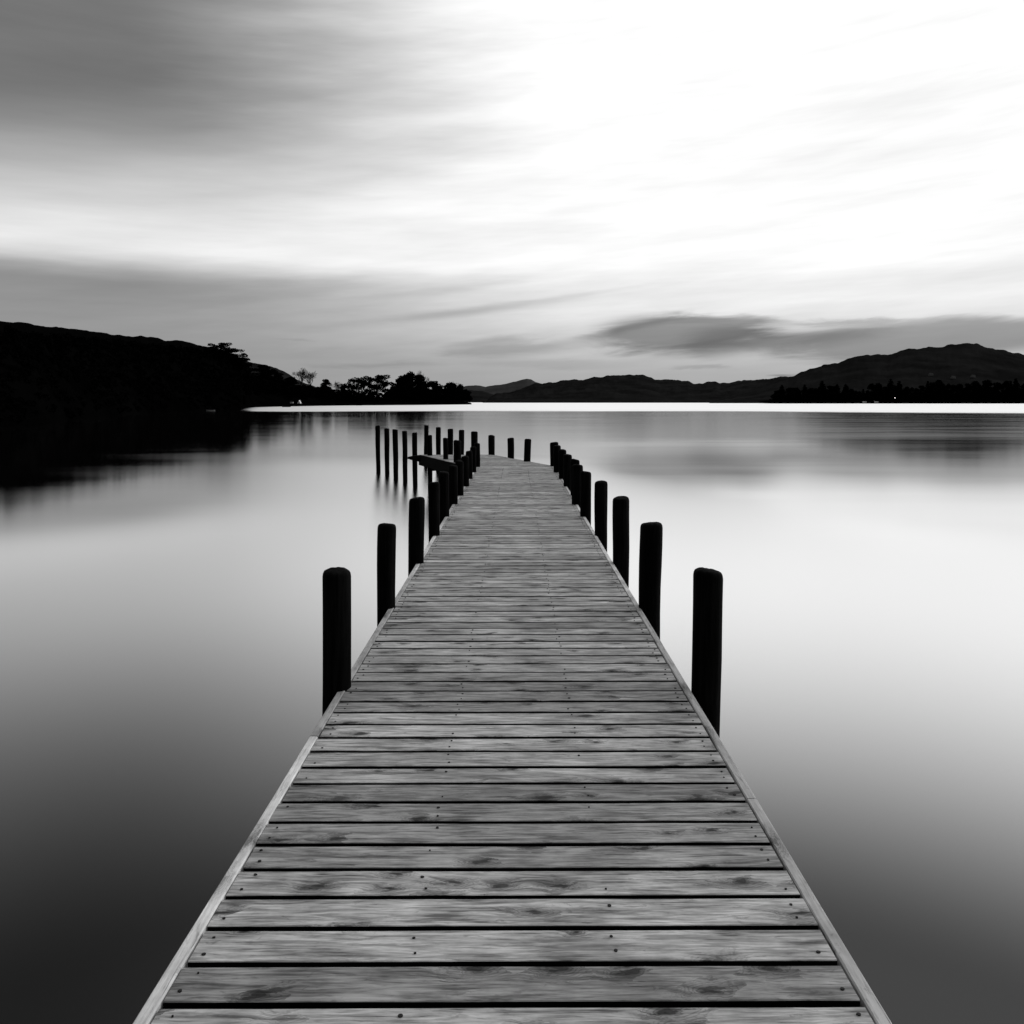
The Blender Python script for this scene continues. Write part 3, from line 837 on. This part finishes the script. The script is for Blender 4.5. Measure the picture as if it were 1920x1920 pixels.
# ------------------------------------------------------------------ sky, sun
world = bpy.data.worlds.new('World'); scene.world = world
world.use_nodes = True
world.node_tree.nodes.clear()
t = NT(world.node_tree)
out = t.node('ShaderNodeOutputWorld'); bg = t.node('ShaderNodeBackground')
SUN_AZ, SUN_EL = math.radians(75), math.radians(28)
tc = t.node('ShaderNodeTexCoord')
s = t.sep(tc.outputs['Generated'])
az = t.m('ARCTAN2', s[0], s[1])
el = t.m('ARCSINE', s[2])
D2R = math.radians
wv = t.xyz(t.mul(az, 2.2), t.mul(t.add(el, t.mul(az, -0.10)), 16.0), 0.0)
n1 = t.sub(t.noise(wv, 1.6, 4, 0.55), 0.5)
n2 = t.sub(t.noise(t.xyz(t.mul(az, 5.0), t.mul(el, 60.0), 4.0), 1.0, 4, 0.6), 0.5)
azw = t.add(az, t.mul(n1, 0.10))
elw = t.add(el, t.add(t.mul(n1, 0.012), t.mul(n2, 0.006)))
# clear dusk sky behind the clouds: dim at the horizon and on the left, bright above and on the right
gr = t.ss(azw, -0.50, 0.22)
low = t.add(0.30, t.mul(gr, 0.10))
high = t.add(0.27, t.mul(gr, 0.56))
Lm = t.lerp(low, high, t.ss(elw, D2R(1.2), D2R(7.5)))
up_r = t.lerp(0.82, 0.98, t.ss(azw, -0.5, 0.2))
Lm = t.lerp(Lm, up_r, t.ss(elw, D2R(7.9), D2R(10.5)))
hi2 = t.lerp(0.17, 1.04, t.ss(t.add(azw, t.mul(elw, 0.35)), -0.34, 0.26))
Lm = t.lerp(Lm, hi2, t.ss(t.sub(elw, t.mul(azw, 0.12)), D2R(13.0), D2R(24)))
Lm = t.lerp(Lm, 0.75, t.ss(el, D2R(42), D2R(70)))
behind = t.ss(t.m('ABSOLUTE', az), 1.1, 2.2)
Lm = t.mul(Lm, t.lerp(1.0, 0.32, behind))
streak = t.mul(t.add(t.mul(n1, 0.40), t.mul(n2, 0.20)), t.ss(el, D2R(1), D2R(7), 0.5, 1.0))
Lm = t.mul(Lm, t.add(1.0, streak))

n3 = t.sub(t.noise(t.xyz(t.mul(az, 7.0), t.mul(t.add(el, t.mul(az, -0.06)), 48.0), 8.0), 1.0, 5, 0.6, 0.6), 0.5)
azc = t.add(azw, t.mul(n3, 0.16))
elc = t.add(elw, t.mul(n3, 0.024))
def cloud(L_, px, py, wx, wy, slope, strength, soft=0.35, topsharp=1.0):
    """dark cloud bank at a bearing and height; slope = rise per px to the right"""
    a0, e0 = az_of(px), el_of(px, py)
    da = t.sub(azc, a0)
    de = t.sub(t.sub(elc, e0), t.mul(da, slope))
    up = t.m('GREATER_THAN', de, 0.0)
    wyr = wy / F
    dn = t.m('DIVIDE', da, wx / F)
    dev = t.mul(t.m('DIVIDE', de, wyr), t.lerp(1.0, topsharp, up))
    dd = t.m('SQRT', t.add(t.mul(dn, dn), t.mul(dev, dev)))
    mk = t.ss(dd, 1.0, soft)
    return t.mul(L_, t.sub(1.0, t.mul(mk, strength)))
for c in [(1265, 628, 215, 54, 0.0, 0.62, 0.4, 1.1), (1350, 642, 115, 38, 0.0, 0.32, 0.3, 1.0), (1450, 640, 160, 24, 0.0, 0.28, 0.1, 1.0), (1300, 600, 190, 12, -0.02, 0.25, 0.1, 1.0), (1180, 612, 150, 16, 0.22, 0.35, 0.1, 1.2), 
          (1720, 634, 330, 40, 0.02, 0.50, 0.55, 1.3), (1640, 604, 330, 12, -0.02, 0.30, 0.1, 1.2), (1560, 625, 150, 30, 0.1, 0.2, 0.1, 1.0),
          (960, 652, 190, 26, 0.05, 0.34, 0.2, 1.2), (900, 640, 110, 9, 0.12, 0.18, 0.1, 1.0), (1030, 682, 260, 14, 0.0, 0.16, 0.1, 1.0),
          (1310, 689, 62, 8, 0.0, 0.20, 0.2, 1.0), (1490, 701, 46, 4, 0.03, 0.40, 0.1, 1.0),
          (880, 584, 330, 13, 0.115, 0.26, 0.05, 1.0), (1090, 552, 140, 8, 0.13, 0.12, 0.05, 1.0), (800, 548, 260, 12, 0.12, 0.10, 0.05, 1.0),
          (690, 686, 170, 9, 0.0, 0.16, 0.1, 1.0), (560, 637, 60, 4, 0.0, 0.10, 0.1, 1.0), (520, 660, 260, 30, 0.02, 0.08, 0.1, 1.0)]:
    Lm = cloud(Lm, *c)
Lm = t.lerp(0.05, Lm, t.ss(el, D2R(-1.0), D2R(-0.1)))
sk = t.node('ShaderNodeTexSky'); sk.sky_type = 'NISHITA'; sk.sun_disc = False
sk.sun_elevation = SUN_EL; sk.sun_rotation = SUN_AZ
bw = t.node('ShaderNodeRGBToBW'); t.link(sk.outputs[0], bw.inputs[0])
tot = t.add(Lm, t.mul(t.m('MINIMUM', bw.outputs[0], 6.0), 0.004))
t.link(t.grey(tot), bg.inputs['Color'])
bg.inputs['Strength'].default_value = 1.0
t.link(bg.outputs[0], out.inputs[0])

sd = bpy.data.lights.new('sun', 'SUN'); sd.energy = 0.6; sd.angle = math.radians(14); sd.color = (1, 1, 1)
so = bpy.data.objects.new('sun', sd); COL.objects.link(so)
dirv = Vector((math.sin(SUN_AZ) * math.cos(SUN_EL), math.cos(SUN_AZ) * math.cos(SUN_EL), math.sin(SUN_EL)))
so.rotation_euler = (-dirv).to_track_quat('-Z', 'Y').to_euler()
so.location = dirv * 60

# ------------------------------------------------------------------ camera
cd = bpy.data.cameras.new('camera'); cam = bpy.data.objects.new('camera', cd); COL.objects.link(cam)
cam.location = (0, 0, EYE); cam.rotation_euler = (math.radians(90), 0, 0)
cd.sensor_width = 36; cd.sensor_fit = 'HORIZONTAL'; cd.lens = 36 * F / 1920
cd.shift_y = -(960 - HY) / 1920
cd.clip_start = 0.05; cd.clip_end = 40000
scene.camera = cam

vs_ = scene.view_settings
vs_.view_transform = 'Standard'; vs_.look = 'None'; vs_.exposure = 0; vs_.gamma = 1
scene.render.film_transparent = False
